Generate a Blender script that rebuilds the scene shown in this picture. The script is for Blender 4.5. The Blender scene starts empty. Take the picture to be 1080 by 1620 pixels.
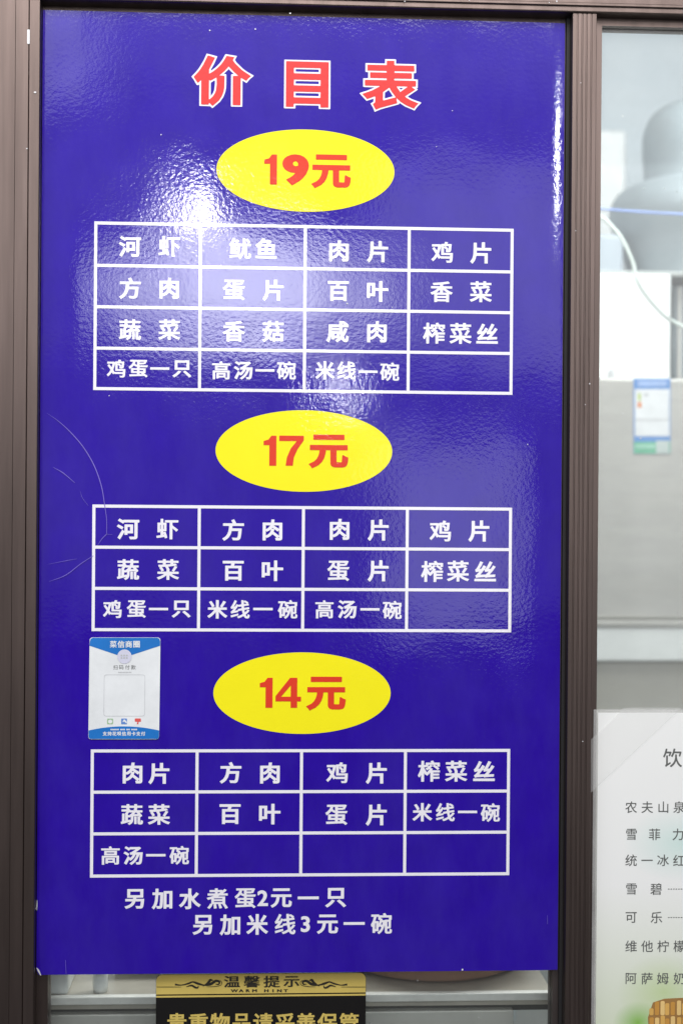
import bpy, bmesh, math, random
import numpy as np
from mathutils import Vector, Matrix
from mathutils.geometry import tessellate_polygon

random.seed(7)
sc = bpy.context.scene
col = sc.collection

# ------------------------------------------------------------------ camera
BZ = 1.5                       # height of the board's centre above the floor
VFOV = 38.0
ROT = (0.17, -3.09, 0.42)      # degrees: tilt, turn, roll
CAM = (-0.0530, -1.8700, BZ - 0.0155)
PW, PH = 1080.0, 1620.0
FPX = (PH / 2) / math.tan(math.radians(VFOV) / 2)


def _rot(r):
    a, b, c = [math.radians(v) for v in r]
    Rx = Matrix(((1, 0, 0), (0, math.cos(a), -math.sin(a)), (0, math.sin(a), math.cos(a))))
    Ry = Matrix(((math.cos(b), 0, math.sin(b)), (0, 1, 0), (-math.sin(b), 0, math.cos(b))))
    Rz = Matrix(((math.cos(c), -math.sin(c), 0), (math.sin(c), math.cos(c), 0), (0, 0, 1)))
    return Rz @ Ry @ Rx


R_ = _rot(ROT)


def w3(v):
    return Vector((v[0], v[2], -v[1]))


AX, AY, AZ = w3(R_[0]), w3(R_[1]), w3(R_[2])   # right, down, forward in the world
CAMV = Vector(CAM)


def at(u, v, Y=0.0):
    d = AX * ((u - PW / 2) / FPX) + AY * ((v - PH / 2) / FPX) + AZ
    t = (Y - CAMV.y) / d.y
    return CAMV + d * t


cam = bpy.data.cameras.new('camera')
camo = bpy.data.objects.new('camera', cam)
col.objects.link(camo)
m = Matrix.Identity(4)
for i in range(3):
    m[i][0], m[i][1], m[i][2], m[i][3] = AX[i], -AY[i], -AZ[i], CAMV[i]
camo.matrix_world = m
cam.sensor_fit = 'VERTICAL'
cam.sensor_height = 36.0
cam.lens = 18.0 / math.tan(math.radians(VFOV) / 2)
cam.clip_start, cam.clip_end = 0.05, 100
cam.dof.use_dof = True
cam.dof.focus_distance = 1.868
cam.dof.aperture_fstop = 3.4
sc.camera = camo

# ------------------------------------------------------------------ light
world = bpy.data.worlds.new('World')
sc.world = world
world.use_nodes = True
bg = world.node_tree.nodes['Background']
bg.inputs[0].default_value = (0.93, 0.96, 1.0, 1)
bg.inputs[1].default_value = 0.13
sc.view_settings.view_transform = 'Standard'
sc.view_settings.look = 'None'
sc.view_settings.exposure = 0.0
sc.view_settings.gamma = 1.0
sc.cycles.sample_clamp_indirect = 6.0


def lamp(name, loc, target, sx, sy, radiance, color=(1, 1, 1), shape='RECTANGLE'):
    L = bpy.data.lights.new(name, 'AREA')
    L.shape = shape
    L.size, L.size_y = sx, sy
    area = sx * sy * (math.pi / 4 if shape == 'ELLIPSE' else 1)
    L.energy = radiance * area * math.pi
    L.color = color
    o = bpy.data.objects.new(name, L)
    col.objects.link(o)
    o.location = loc
    o.rotation_euler = (Vector(target) - Vector(loc)).to_track_quat('-Z', 'Y').to_euler()
    return o


def mirrored(name, u0, v0, u1, v1, d, radiance, color=(1, 1, 1), shape='RECTANGLE'):
    """a shop lamp d metres in front of the board, where the board mirrors it"""
    a, b = at(u0, v0, d), at(u1, v1, d)
    c = (a + b) / 2
    p = Vector((c.x, -d, c.z))
    return lamp(name, p, (p.x, 0, p.z), abs(b.x - a.x), abs(b.z - a.z), radiance, color, shape)


# ceiling panels over the customers' side
lamp('ceiling_panel_lamp', (-0.1, -1.7, BZ + 1.75), (0.0, -0.2, BZ - 0.1), 2.2, 1.2, 6.3, (1, 0.98, 0.96))
lamp('ceiling_panel_lamp', (-2.3, -1.6, BZ + 1.2), (0, 0, BZ), 1.2, 1.2, 3.6, (0.92, 0.96, 1))
# lamps and bright shop openings that the glossy board mirrors
mirrored('tube_lamp', 280, 296, 346, 370, 4.4, 62, (1, 0.98, 1), 'ELLIPSE')
mirrored('shop_soft_light', 90, 345, 650, 575, 5.3, 3.4, (0.95, 0.97, 1), 'ELLIPSE')
mirrored('shop_soft_light', 170, 360, 590, 555, 5.2, 5.0, (0.95, 0.97, 1), 'ELLIPSE')
mirrored('shop_soft_light', 270, 365, 510, 530, 5.1, 6.0, (0.95, 0.97, 1), 'ELLIPSE')
mirrored('tube_lamp', 515, 600, 560, 636, 4.8, 55, (1, 1, 1), 'ELLIPSE')
mirrored('tube_lamp', 1130, 130, 1190, 330, 4.4, 65, (1, 1, 1), 'ELLIPSE')
mirrored('shop_soft_light', 590, 250, 1300, 600, 5.9, 1.3, (0.95, 0.97, 1))
mirrored('shop_soft_light', 600, 690, 830, 1000, 5.9, 2.0, (0.95, 0.97, 1))
mirrored('shop_soft_light', -420, -360, 150, 150, 5.9, 1.8, (0.95, 0.97, 1))  # added soft panel for top-left haze and frame sheen, no known opening
# added soft panels standing for bounce off the far ceiling and upper wall
mirrored('ceiling_bounce_fill', -700, -900, 1800, 170, 6.0, 0.36, (0.98, 0.98, 1))
mirrored('ceiling_bounce_fill', -700, -900, 1800, 560, 6.1, 0.35, (0.98, 0.98, 1))
mirrored('ceiling_bounce_fill', -700, -900, 1800, 980, 6.2, 0.30, (0.98, 0.98, 1))
# kitchen lamps behind the window
lamp('kitchen_lamp', (1.0, 0.75, BZ + 1.3), (0.9, 1.3, BZ - 0.3), 1.2, 0.5, 12.0, (0.97, 1, 1))
lamp('kitchen_lamp', (0.0, 0.5, BZ + 0.9), (0.0, 0.15, BZ - 0.8), 1.0, 0.3, 16.0, (1, 1, 0.97))

# ------------------------------------------------------------------ materials
MATS = {}


def mat(name):
    mt = bpy.data.materials.new(name)
    mt.use_nodes = True
    nt = mt.node_tree
    b = nt.nodes['Principled BSDF']
    MATS[name] = mt
    return mt, nt, b


def N(nt, t, **kw):
    n = nt.nodes.new(t)
    for k, v in kw.items():
        if k in n.inputs:
            n.inputs[k].default_value = v
        else:
            setattr(n, k, v)
    return n


def pos(nt):
    return N(nt, 'ShaderNodeNewGeometry').outputs['Position']


def noise(nt, vec, scale, detail=2, rough=0.5):
    n = N(nt, 'ShaderNodeTexNoise')
    n.inputs['Scale'].default_value = scale
    n.inputs['Detail'].default_value = detail
    n.inputs['Roughness'].default_value = rough
    nt.links.new(vec, n.inputs['Vector'])
    return n.outputs['Fac']


def ramp(nt, fac, stops):
    r = N(nt, 'ShaderNodeValToRGB')
    e = r.color_ramp.elements
    while len(e) < len(stops):
        e.new(0.5)
    for q, (p, c) in zip(e, stops):
        q.position = p
        q.color = (*c, 1) if len(c) == 3 else c
    nt.links.new(fac, r.inputs[0])
    return r.outputs[0]


def film(name, color, rough=0.06, peel=1.0, vary=0.06, spec=0.5):
    """glossy laminated print: orange peel plus slow waviness, the same over the whole board"""
    mt, nt, b = mat(name)
    p = pos(nt)
    b.inputs['Roughness'].default_value = rough
    b.inputs['Specular IOR Level'].default_value = spec
    f = noise(nt, p, 25, 3)
    c = ramp(nt, f, [(0.3, tuple(x * (1 - vary) for x in color)), (0.7, tuple(min(1, x * (1 + vary)) for x in color))])
    if name == 'blue_film':      # thin dust and wipe marks
        mp = N(nt, 'ShaderNodeMapping'); mp.inputs['Scale'].default_value = (1, 1, 0.35); mp.inputs['Rotation'].default_value = (0, 0.6, 0)
        nt.links.new(p, mp.inputs['Vector'])
        du = ramp(nt, noise(nt, mp.outputs[0], 14, 7, 0.7), [(0.40, (0, 0, 0)), (0.80, (0.032,) * 3)])
        mxd = N(nt, 'ShaderNodeMixRGB'); mxd.inputs[2].default_value = (0.45, 0.42, 0.60, 1)
        nt.links.new(du, mxd.inputs[0]); nt.links.new(c, mxd.inputs[1]); c = mxd.outputs[0]
    nt.links.new(c, b.inputs['Base Color'])
    b1 = N(nt, 'ShaderNodeBump'); b1.inputs['Strength'].default_value = 1.0; b1.inputs['Distance'].default_value = 0.0001 * peel
    nt.links.new(noise(nt, p, 205, 2.0, 0.55), b1.inputs['Height'])
    b2 = N(nt, 'ShaderNodeBump'); b2.inputs['Strength'].default_value = 1.0; b2.inputs['Distance'].default_value = 0.0006 * peel
    nt.links.new(noise(nt, p, 11, 1.0), b2.inputs['Height'])
    nt.links.new(b2.outputs[0], b1.inputs['Normal'])
    nt.links.new(b1.outputs[0], b.inputs['Normal'])
    # dusty, finger-marked places are a little less glossy
    rr = ramp(nt, noise(nt, p, 7, 4), [(0.35, (rough * 0.8,) * 3), (0.75, (rough * 1.8,) * 3)])
    nt.links.new(rr, b.inputs['Roughness'])
    return mt


def plain(name, color, rough=0.5, metal=0.0, vary=0.08, scale=20, bump=0.0, bscale=200, spec=0.5, stretch=None):
    mt, nt, b = mat(name)
    p = pos(nt)
    if stretch:
        mp = N(nt, 'ShaderNodeMapping'); mp.inputs['Scale'].default_value = stretch
        nt.links.new(p, mp.inputs['Vector']); p = mp.outputs[0]
    b.inputs['Roughness'].default_value = rough
    b.inputs['Metallic'].default_value = metal
    b.inputs['Specular IOR Level'].default_value = spec
    c = ramp(nt, noise(nt, p, scale, 4, 0.6), [(0.3, tuple(x * (1 - vary) for x in color)), (0.7, tuple(min(1, x * (1 + vary)) for x in color))])
    nt.links.new(c, b.inputs['Base Color'])
    if bump:
        b1 = N(nt, 'ShaderNodeBump'); b1.inputs['Strength'].default_value = 1; b1.inputs['Distance'].default_value = bump
        nt.links.new(noise(nt, p, bscale, 3), b1.inputs['Height'])
        nt.links.new(b1.outputs[0], b.inputs['Normal'])
    return mt


BLUE = film('blue_film', (0.021, 0.002, 0.325))
WHITE = film('white_film', (0.86, 0.84, 0.90), vary=0.02)
YELLOW = film('yellow_film', (0.95, 0.85, 0.013), vary=0.015)
RED = film('red_film', (0.74, 0.052, 0.024), vary=0.03)
PINKRED = film('title_red_film', (0.75, 0.052, 0.050), vary=0.03)
CORE = plain('board_core', (0.02, 0.012, 0.06), 0.6)
SCRATCH = plain('scratch', (0.17, 0.12, 0.55), 0.5)
CHIP = plain('paint_chip', (0.7, 0.7, 0.72), 0.5)
ALU = plain('brown_anodised_aluminium', (0.124, 0.094, 0.085), 0.36, 0.95, 0.18, 9, 0.00002, 90, stretch=(6, 6, 0.35))
ALUD = plain('shaded_anodised_recess', (0.10, 0.082, 0.078), 0.45, 0.8, 0.1, 14)  # darker copy of the aluminium, recess shade put into the colour
RUBBERSHADE = plain('rubber_and_gap_shade', (0.012, 0.011, 0.012), 0.6)  # black rubber; on the window frame it is painted shade in the gap
GOLD = plain('gold_print', (0.62, 0.47, 0.12), 0.3, 0.0, 0.06)
BLACK = plain('black_gloss', (0.008, 0.007, 0.007), 0.18)
INK = plain('dark_ink', (0.022, 0.018, 0.012), 0.4)
GREYINK = plain('grey_ink', (0.115, 0.12, 0.115), 0.5)
PAPERW = plain('sticker_white', (0.78, 0.80, 0.82), 0.25)
STBLUE = plain('sticker_blue', (0.012, 0.17, 0.55), 0.25)
STGREY = plain('sticker_grey', (0.52, 0.53, 0.55), 0.3)
LILAC = plain('sticker_lilac', (0.66, 0.66, 0.80), 0.3)
STGREEN = plain('sticker_green', (0.33, 0.52, 0.30), 0.3)
STBLUE2 = plain('sticker_pale_blue', (0.12, 0.25, 0.60), 0.3)
STRED = plain('sticker_red', (0.72, 0.10, 0.09), 0.3)
STEEL = plain('brushed_steel', (0.53, 0.52, 0.49), 0.42, 0.35, 0.06, 8, stretch=(1, 1, 6))
STEELW = plain('warm_steel', (0.45, 0.435, 0.385), 0.4, 0.25, 0.08, 5)
VESSEL = plain('grey_metal', (0.36, 0.42, 0.45), 0.38, 0.25, 0.10, 9)
PALEWALL = plain('pale_wall_paint', (0.62, 0.70, 0.75), 0.5, 0, 0.05, 4)
WHITEBOX = plain('white_enamel', (0.84, 0.87, 0.86), 0.35, 0, 0.02)
CABLE = plain('white_cable', (0.66, 0.74, 0.70), 0.4)
BLUECORD = plain('blue_cord', (0.22, 0.33, 0.70), 0.5)
LABELBLUE = plain('label_blue', (0.10, 0.27, 0.62), 0.4)
LABELGREEN = plain('label_green', (0.13, 0.47, 0.30), 0.4)
ORANGE = plain('label_orange', (0.75, 0.25, 0.08), 0.4)
YGREEN = plain('label_yellow_green', (0.50, 0.60, 0.20), 0.4)
COUNTERW = plain('counter_white', (0.84, 0.84, 0.80), 0.4, 0, 0.08, 40)
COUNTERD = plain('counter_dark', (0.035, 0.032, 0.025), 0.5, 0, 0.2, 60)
PANELG = plain('counter_panel', (0.60, 0.595, 0.55), 0.4, 0.1, 0.08, 12)
BASIN = plain('brown_basin', (0.46, 0.27, 0.19), 0.3, 0.1, 0.12, 25)
CREAM = plain('counter_top', (0.44, 0.41, 0.35), 0.35, 0, 0.12, 20)


def glass_mat(name, dirt=0.10, speck=0.6, tint=(0.97, 0.985, 0.98)):
    mt = bpy.data.materials.new(name); mt.use_nodes = True
    nt = mt.node_tree; nt.nodes.clear()
    out = N(nt, 'ShaderNodeOutputMaterial')
    tr = N(nt, 'ShaderNodeBsdfTransparent'); tr.inputs[0].default_value = (*tint, 1)
    gl = N(nt, 'ShaderNodeBsdfGlossy'); gl.inputs['Roughness'].default_value = 0.02
    df = N(nt, 'ShaderNodeBsdfDiffuse'); df.inputs[0].default_value = (0.8, 0.82, 0.82, 1)
    fr = N(nt, 'ShaderNodeFresnel'); fr.inputs[0].default_value = 1.45
    mx = N(nt, 'ShaderNodeMixShader'); nt.links.new(fr.outputs[0], mx.inputs[0])
    nt.links.new(tr.outputs[0], mx.inputs[1]); nt.links.new(gl.outputs[0], mx.inputs[2])
    p = pos(nt)
    mp = N(nt, 'ShaderNodeMapping'); mp.inputs['Scale'].default_value = (1, 1, 1.7); mp.inputs['Rotation'].default_value = (0, 0.35, 0)
    nt.links.new(p, mp.inputs['Vector'])
    haze = ramp(nt, noise(nt, mp.outputs[0], 9, 5, 0.6), [(0.35, (dirt * 0.7,) * 3), (0.75, (dirt * 1.4,) * 3)])
    vo = N(nt, 'ShaderNodeTexVoronoi'); vo.inputs['Scale'].default_value = 42; vo.inputs['Randomness'].default_value = 1
    nt.links.new(p, vo.inputs['Vector'])
    sp = ramp(nt, vo.outputs['Distance'], [(0.04, (speck,) * 3), (0.075, (0, 0, 0))])
    keep = ramp(nt, noise(nt, p, 60, 0), [(0.52, (0, 0, 0)), (0.58, (1, 1, 1))])
    mu = N(nt, 'ShaderNodeMath', operation='MULTIPLY'); nt.links.new(sp, mu.inputs[0]); nt.links.new(keep, mu.inputs[1])
    ad = N(nt, 'ShaderNodeMath', operation='MAXIMUM'); nt.links.new(mu.outputs[0], ad.inputs[0]); nt.links.new(haze, ad.inputs[1])
    m2 = N(nt, 'ShaderNodeMixShader'); nt.links.new(ad.outputs[0], m2.inputs[0])
    nt.links.new(mx.outputs[0], m2.inputs[1]); nt.links.new(df.outputs[0], m2.inputs[2])
    nt.links.new(m2.outputs[0], out.inputs[0])
    return mt


GLASS = glass_mat('window_glass', 0.10)
GLASS2 = glass_mat('wiped_window_glass', 0.018, 0.35)


def clear_mat(name, white, rough, amp=0.3):
    mt = bpy.data.materials.new(name); mt.use_nodes = True
    nt = mt.node_tree; nt.nodes.clear()
    out = N(nt, 'ShaderNodeOutputMaterial')
    tr = N(nt, 'ShaderNodeBsdfTransparent')
    pr = N(nt, 'ShaderNodeBsdfPrincipled'); pr.inputs['Base Color'].default_value = (0.93, 0.93, 0.92, 1); pr.inputs['Roughness'].default_value = rough
    mx = N(nt, 'ShaderNodeMixShader')
    f = ramp(nt, noise(nt, pos(nt), 14, 2), [(0.3, (white * (1 - amp),) * 3), (0.7, (white * (1 + amp),) * 3)])
    nt.links.new(f, mx.inputs[0])
    nt.links.new(tr.outputs[0], mx.inputs[1]); nt.links.new(pr.outputs[0], mx.inputs[2]); nt.links.new(mx.outputs[0], out.inputs[0])
    return mt


SLEEVE = clear_mat('clear_plastic', 0.22, 0.2)
TAPE = clear_mat('clear_tape', 0.24, 0.35, 0.0)

# ------------------------------------------------------------------ helpers


def tag(o, label=None, cat=None, group=None, kind=None):
    if label: o['label'] = label
    if cat: o['category'] = cat
    if group: o['group'] = group
    if kind: o['kind'] = kind
    return o


def empty(name, loc, label, cat, group=None):
    o = bpy.data.objects.new(name, None)
    o.empty_display_size = 0.05
    col.objects.link(o)
    o.location = loc
    return tag(o, label, cat, group)


def rootof(p):
    off = Vector((0, 0, 0))
    while p is not None:
        off += p.location
        p = p.parent
    return off


def obj(name, verts, faces, material, parent=None, smooth=False):
    """verts are world coordinates; stored relative to the parent's origin"""
    me = bpy.data.meshes.new(name)
    off = rootof(parent)
    me.from_pydata([tuple(Vector(v) - off) for v in verts], [], faces)
    me.validate()
    if smooth:
        me.polygons.foreach_set('use_smooth', [True] * len(me.polygons))
    me.materials.append(material)
    me.update()
    o = bpy.data.objects.new(name, me)
    col.objects.link(o)
    if parent is not None:
        o.parent = parent
    return o


def _inside(p, lp):
    r = False
    for i in range(len(lp)):
        a, b = lp[i - 1], lp[i]
        if (a[1] > p[1]) != (b[1] > p[1]) and p[0] < (b[0] - a[0]) * (p[1] - a[1]) / (b[1] - a[1]) + a[0]: r = not r
    return r


def islands(loops):
    """outer loops, each with its holes"""
    dep_ = [sum(_inside(lp[0], o) for o in loops if o is not lp) for lp in loops]
    out = [(lp, []) for lp, d in zip(loops, dep_) if d % 2 == 0]
    for lp, d in zip(loops, dep_):
        if d % 2:
            c = [o for o in out if _inside(lp[0], o[0])]
            if c: min(c, key=lambda o: max(p[0] for p in o[0]) - min(p[0] for p in o[0]))[1].append(lp)
    return [[o] + h for o, h in out]


class MB:
    def __init__(s):
        s.v, s.f = [], []

    def add(s, verts, faces):
        n = len(s.v)
        s.v += [tuple(v) for v in verts]
        s.f += [tuple(i + n for i in f) for f in faces]
        return s

    def box(s, x0, x1, y0, y1, z0, z1, bev=0.0):
        if bev:
            bm = bmesh.new()
            bmesh.ops.create_cube(bm, size=1)
            for v in bm.verts:
                v.co = ((x0 + x1) / 2 + v.co.x * (x1 - x0), (y0 + y1) / 2 + v.co.y * (y1 - y0), (z0 + z1) / 2 + v.co.z * (z1 - z0))
            bmesh.ops.bevel(bm, geom=bm.edges[:], offset=bev, segments=2, affect='EDGES', profile=0.5)
            bm.verts.index_update()
            s.add([v.co.copy() for v in bm.verts], [[v.index for v in f.verts] for f in bm.faces])
            bm.free()
            return s
        v = [(x, y, z) for z in (z0, z1) for y in (y0, y1) for x in (x0, x1)]
        return s.add(v, [(0, 2, 3, 1), (4, 5, 7, 6), (0, 1, 5, 4), (1, 3, 7, 5), (3, 2, 6, 7), (2, 0, 4, 6)])

    def prism_z(s, prof, z0, z1, dx=0.0):
        """closed profile of (x, y), extruded along z; dx leans the top"""
        n = len(prof)
        s.add([(x, y, z0) for x, y in prof] + [(x + dx, y, z1) for x, y in prof],
              [(i, (i + 1) % n, n + (i + 1) % n, n + i) for i in range(n)] + [tuple(range(n))[::-1], tuple(range(n, 2 * n))])
        return s

    def loops(s, loops, y, thick=0.0):
        """flat shape(s) of (x, z) loops at depth y, facing the camera"""
        if len(loops) > 1:
            isl = islands(loops)
            if len(isl) > 1:
                for g in isl: s.loops(g, y, thick)
                return s
            loops = isl[0]
        pts = [Vector((x, z, 0)) for lp in loops for x, z in lp]
        tri = tessellate_polygon([[Vector((x, z, 0)) for x, z in lp] for lp in loops])
        fs = []
        for a, b, c in tri:
            A, B, C = pts[a], pts[b], pts[c]
            if (B - A).cross(C - A).z < 0: a, b, c = a, c, b
            fs.append((a, b, c))
        s.add([(p.x, y, p.y) for p in pts], fs)
        if thick:
            n0 = 0
            for lp in loops:
                n = len(lp)
                v = [(x, y, z) for x, z in lp] + [(x, y + thick, z) for x, z in lp]
                s.add(v, [(i, (i + 1) % n, n + (i + 1) % n, n + i) for i in range(n)])
        return s

    def tube(s, pts, r, seg=8):
        pts = [Vector(p) for p in pts]
        n = len(pts)
        vs, fs = [], []
        for i, p in enumerate(pts):
            t = (pts[min(i + 1, n - 1)] - pts[max(i - 1, 0)]).normalized()
            up = Vector((0, 1, 0)) if abs(t.y) < 0.9 else Vector((1, 0, 0))
            a = t.cross(up).normalized(); b = t.cross(a)
            for k in range(seg):
                q = 2 * math.pi * k / seg
                vs.append(p + a * (r * math.cos(q)) + b * (r * math.sin(q)))
        for i in range(n - 1):
            for k in range(seg):
                k2 = (k + 1) % seg
                fs.append((i * seg + k, i * seg + k2, (i + 1) * seg + k2, (i + 1) * seg + k))
        fs.append(tuple(range(seg))[::-1]); fs.append(tuple(range((n - 1) * seg, n * seg)))
        return s.add(vs, fs)

    def lathe(s, c, prof, seg=48):
        vs, fs = [], []
        n = len(prof)
        for k in range(seg):
            q = 2 * math.pi * k / seg
            for r, z in prof:
                vs.append((c[0] + r * math.cos(q), c[1] + r * math.sin(q), z))
        for k in range(seg):
            k2 = (k + 1) % seg
            for i in range(n - 1):
                fs.append((k * n + i, k2 * n + i, k2 * n + i + 1, k * n + i + 1))
        return s.add(vs, fs)

    def build(s, name, material, parent=None, smooth=False):
        return obj(name, s.v, s.f, material, parent, smooth)


def spline(pts, n=8):
    """Catmull-Rom through 2-D or 3-D points"""
    P = [Vector(p) for p in pts]
    P = [P[0] * 2 - P[1]] + P + [P[-1] * 2 - P[-2]]
    out = []
    for i in range(1, len(P) - 2):
        for k in range(n):
            t = k / n
            a, b, c, d = P[i - 1], P[i], P[i + 1], P[i + 2]
            out.append(0.5 * ((2 * b) + (c - a) * t + (2 * a - 5 * b + 4 * c - d) * t * t + (3 * b - a - 3 * c + d) * t ** 3))
    out.append(P[-2])
    return out


def stroke(pts, widths):
    """outline loop of a tapering flat stroke; pts (x, z)"""
    n = len(pts)
    L, Rr = [], []
    for i, p in enumerate(pts):
        a = Vector(pts[max(0, i - 1)][:2]); b = Vector(pts[min(n - 1, i + 1)][:2])
        t = (b - a).normalized()
        q = i / (n - 1) * (len(widths) - 1)
        k = min(int(q), len(widths) - 2)
        w = (widths[k] * (1 - (q - k)) + widths[k + 1] * (q - k)) / 2
        nn = Vector((-t.y, t.x)) * w
        L.append((p[0] + nn.x, p[1] + nn.y)); Rr.append((p[0] - nn.x, p[1] - nn.y))
    return L, Rr


def ribbon(mb, pts, widths, y):
    L, Rr = stroke(pts, widths)
    n = len(L)
    vs = [(x, y, z) for x, z in L] + [(x, y, z) for x, z in Rr]
    mb.add(vs, [(n + i, n + i + 1, i + 1, i) for i in range(n - 1)])
    return mb


def ell(cx, cz, rx, rz, n=64, a0=0, a1=2 * math.pi):
    return [(cx + rx * math.cos(a0 + (a1 - a0) * k / n), cz + rz * math.sin(a0 + (a1 - a0) * k / n)) for k in range(n)]


def rrect(x0, x1, z0, z1, r, n=6):
    o = []
    for cx, cz, a in ((x1 - r, z1 - r, 0), (x0 + r, z1 - r, 90), (x0 + r, z0 + r, 180), (x1 - r, z0 + r, 270)):
        for k in range(n + 1):
            q = math.radians(a + 90 * k / n)
            o.append((cx + r * math.cos(q), cz + r * math.sin(q)))
    return o


def P2(pts, Y=0.0):
    return [(at(u, v, Y).x, at(u, v, Y).z) for u, v in pts]


# ------------------------------------------------------------------ lettering
_raw, _bold = {}, {}
DIGITS = {
    '1': [[(0.0, 0.50), (0.0, 0.60), (0.10, 0.635), (0.16, 0.73), (0.265, 0.73), (0.265, 0.0), (0.12, 0.0), (0.12, 0.50)]],
    '4': [[(0.30, 0.73), (0.45, 0.73), (0.45, 0.27), (0.53, 0.27), (0.53, 0.155), (0.45, 0.155), (0.45, 0.0), (0.315, 0.0), (0.315, 0.155), (0.0, 0.155), (0.0, 0.285)],
          [(0.315, 0.27), (0.115, 0.27), (0.315, 0.545)]],
    '7': [[(0.0, 0.73), (0.0, 0.60), (0.365, 0.60), (0.24, 0.42), (0.16, 0.20), (0.135, 0.0), (0.285, 0.0), (0.305, 0.20), (0.38, 0.40), (0.51, 0.62), (0.51, 0.73)]],
}


def raw_glyph(ch):
    if ch in _raw: return _raw[ch]
    c = bpy.data.curves.new('glyph', 'FONT')
    c.body = ch; c.size = 1.0; c.resolution_u = 5
    o = bpy.data.objects.new('glyph', c)
    col.objects.link(o)
    dg = bpy.context.evaluated_depsgraph_get()
    ev = o.evaluated_get(dg)
    me = ev.to_mesh()
    vs = np.array([v.co[:2] for v in me.vertices])
    fs = [tuple(p.vertices) for p in me.polygons]
    ev.to_mesh_clear()
    bpy.data.objects.remove(o); bpy.data.curves.remove(c)
    # weld
    key, remap, nv = {}, [], []
    for v in vs:
        k = (round(float(v[0]), 5), round(float(v[1]), 5))
        if k not in key:
            key[k] = len(nv); nv.append(k)
        remap.append(key[k])
    fs = [tuple(remap[i] for i in f) for f in fs]
    cnt = {}
    for f in fs:
        for i in range(len(f)):
            e = (f[i], f[(i + 1) % len(f)])
            cnt[frozenset(e)] = cnt.get(frozenset(e), 0) + 1
    edges = [tuple(e) for e, n in cnt.items() if n == 1 and len(e) == 2]
    _raw[ch] = (np.array(nv), edges, fs)
    return _raw[ch]


def simplify(lp, eps):
    def dp(a, b, pts):
        if b <= a + 1: return []
        A, B = pts[a], pts[b]
        d = B - A; L = np.hypot(*d)
        q = pts[a + 1:b] - A
        dist = np.abs(q[:, 0] * d[1] - q[:, 1] * d[0]) / L if L > 1e-9 else np.hypot(q[:, 0], q[:, 1])
        k = int(dist.argmax())
        if dist[k] < eps: return []
        k += a + 1
        return dp(a, k, pts) + [k] + dp(k, b, pts)
    p = np.array(lp)
    far = int(np.hypot(*(p - p[0]).T).argmax())
    p2 = np.vstack([p, p[:1]])
    idx = [0] + dp(0, far, p2) + [far] + dp(far, len(p), p2)
    return [tuple(p[i]) for i in idx]


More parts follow.
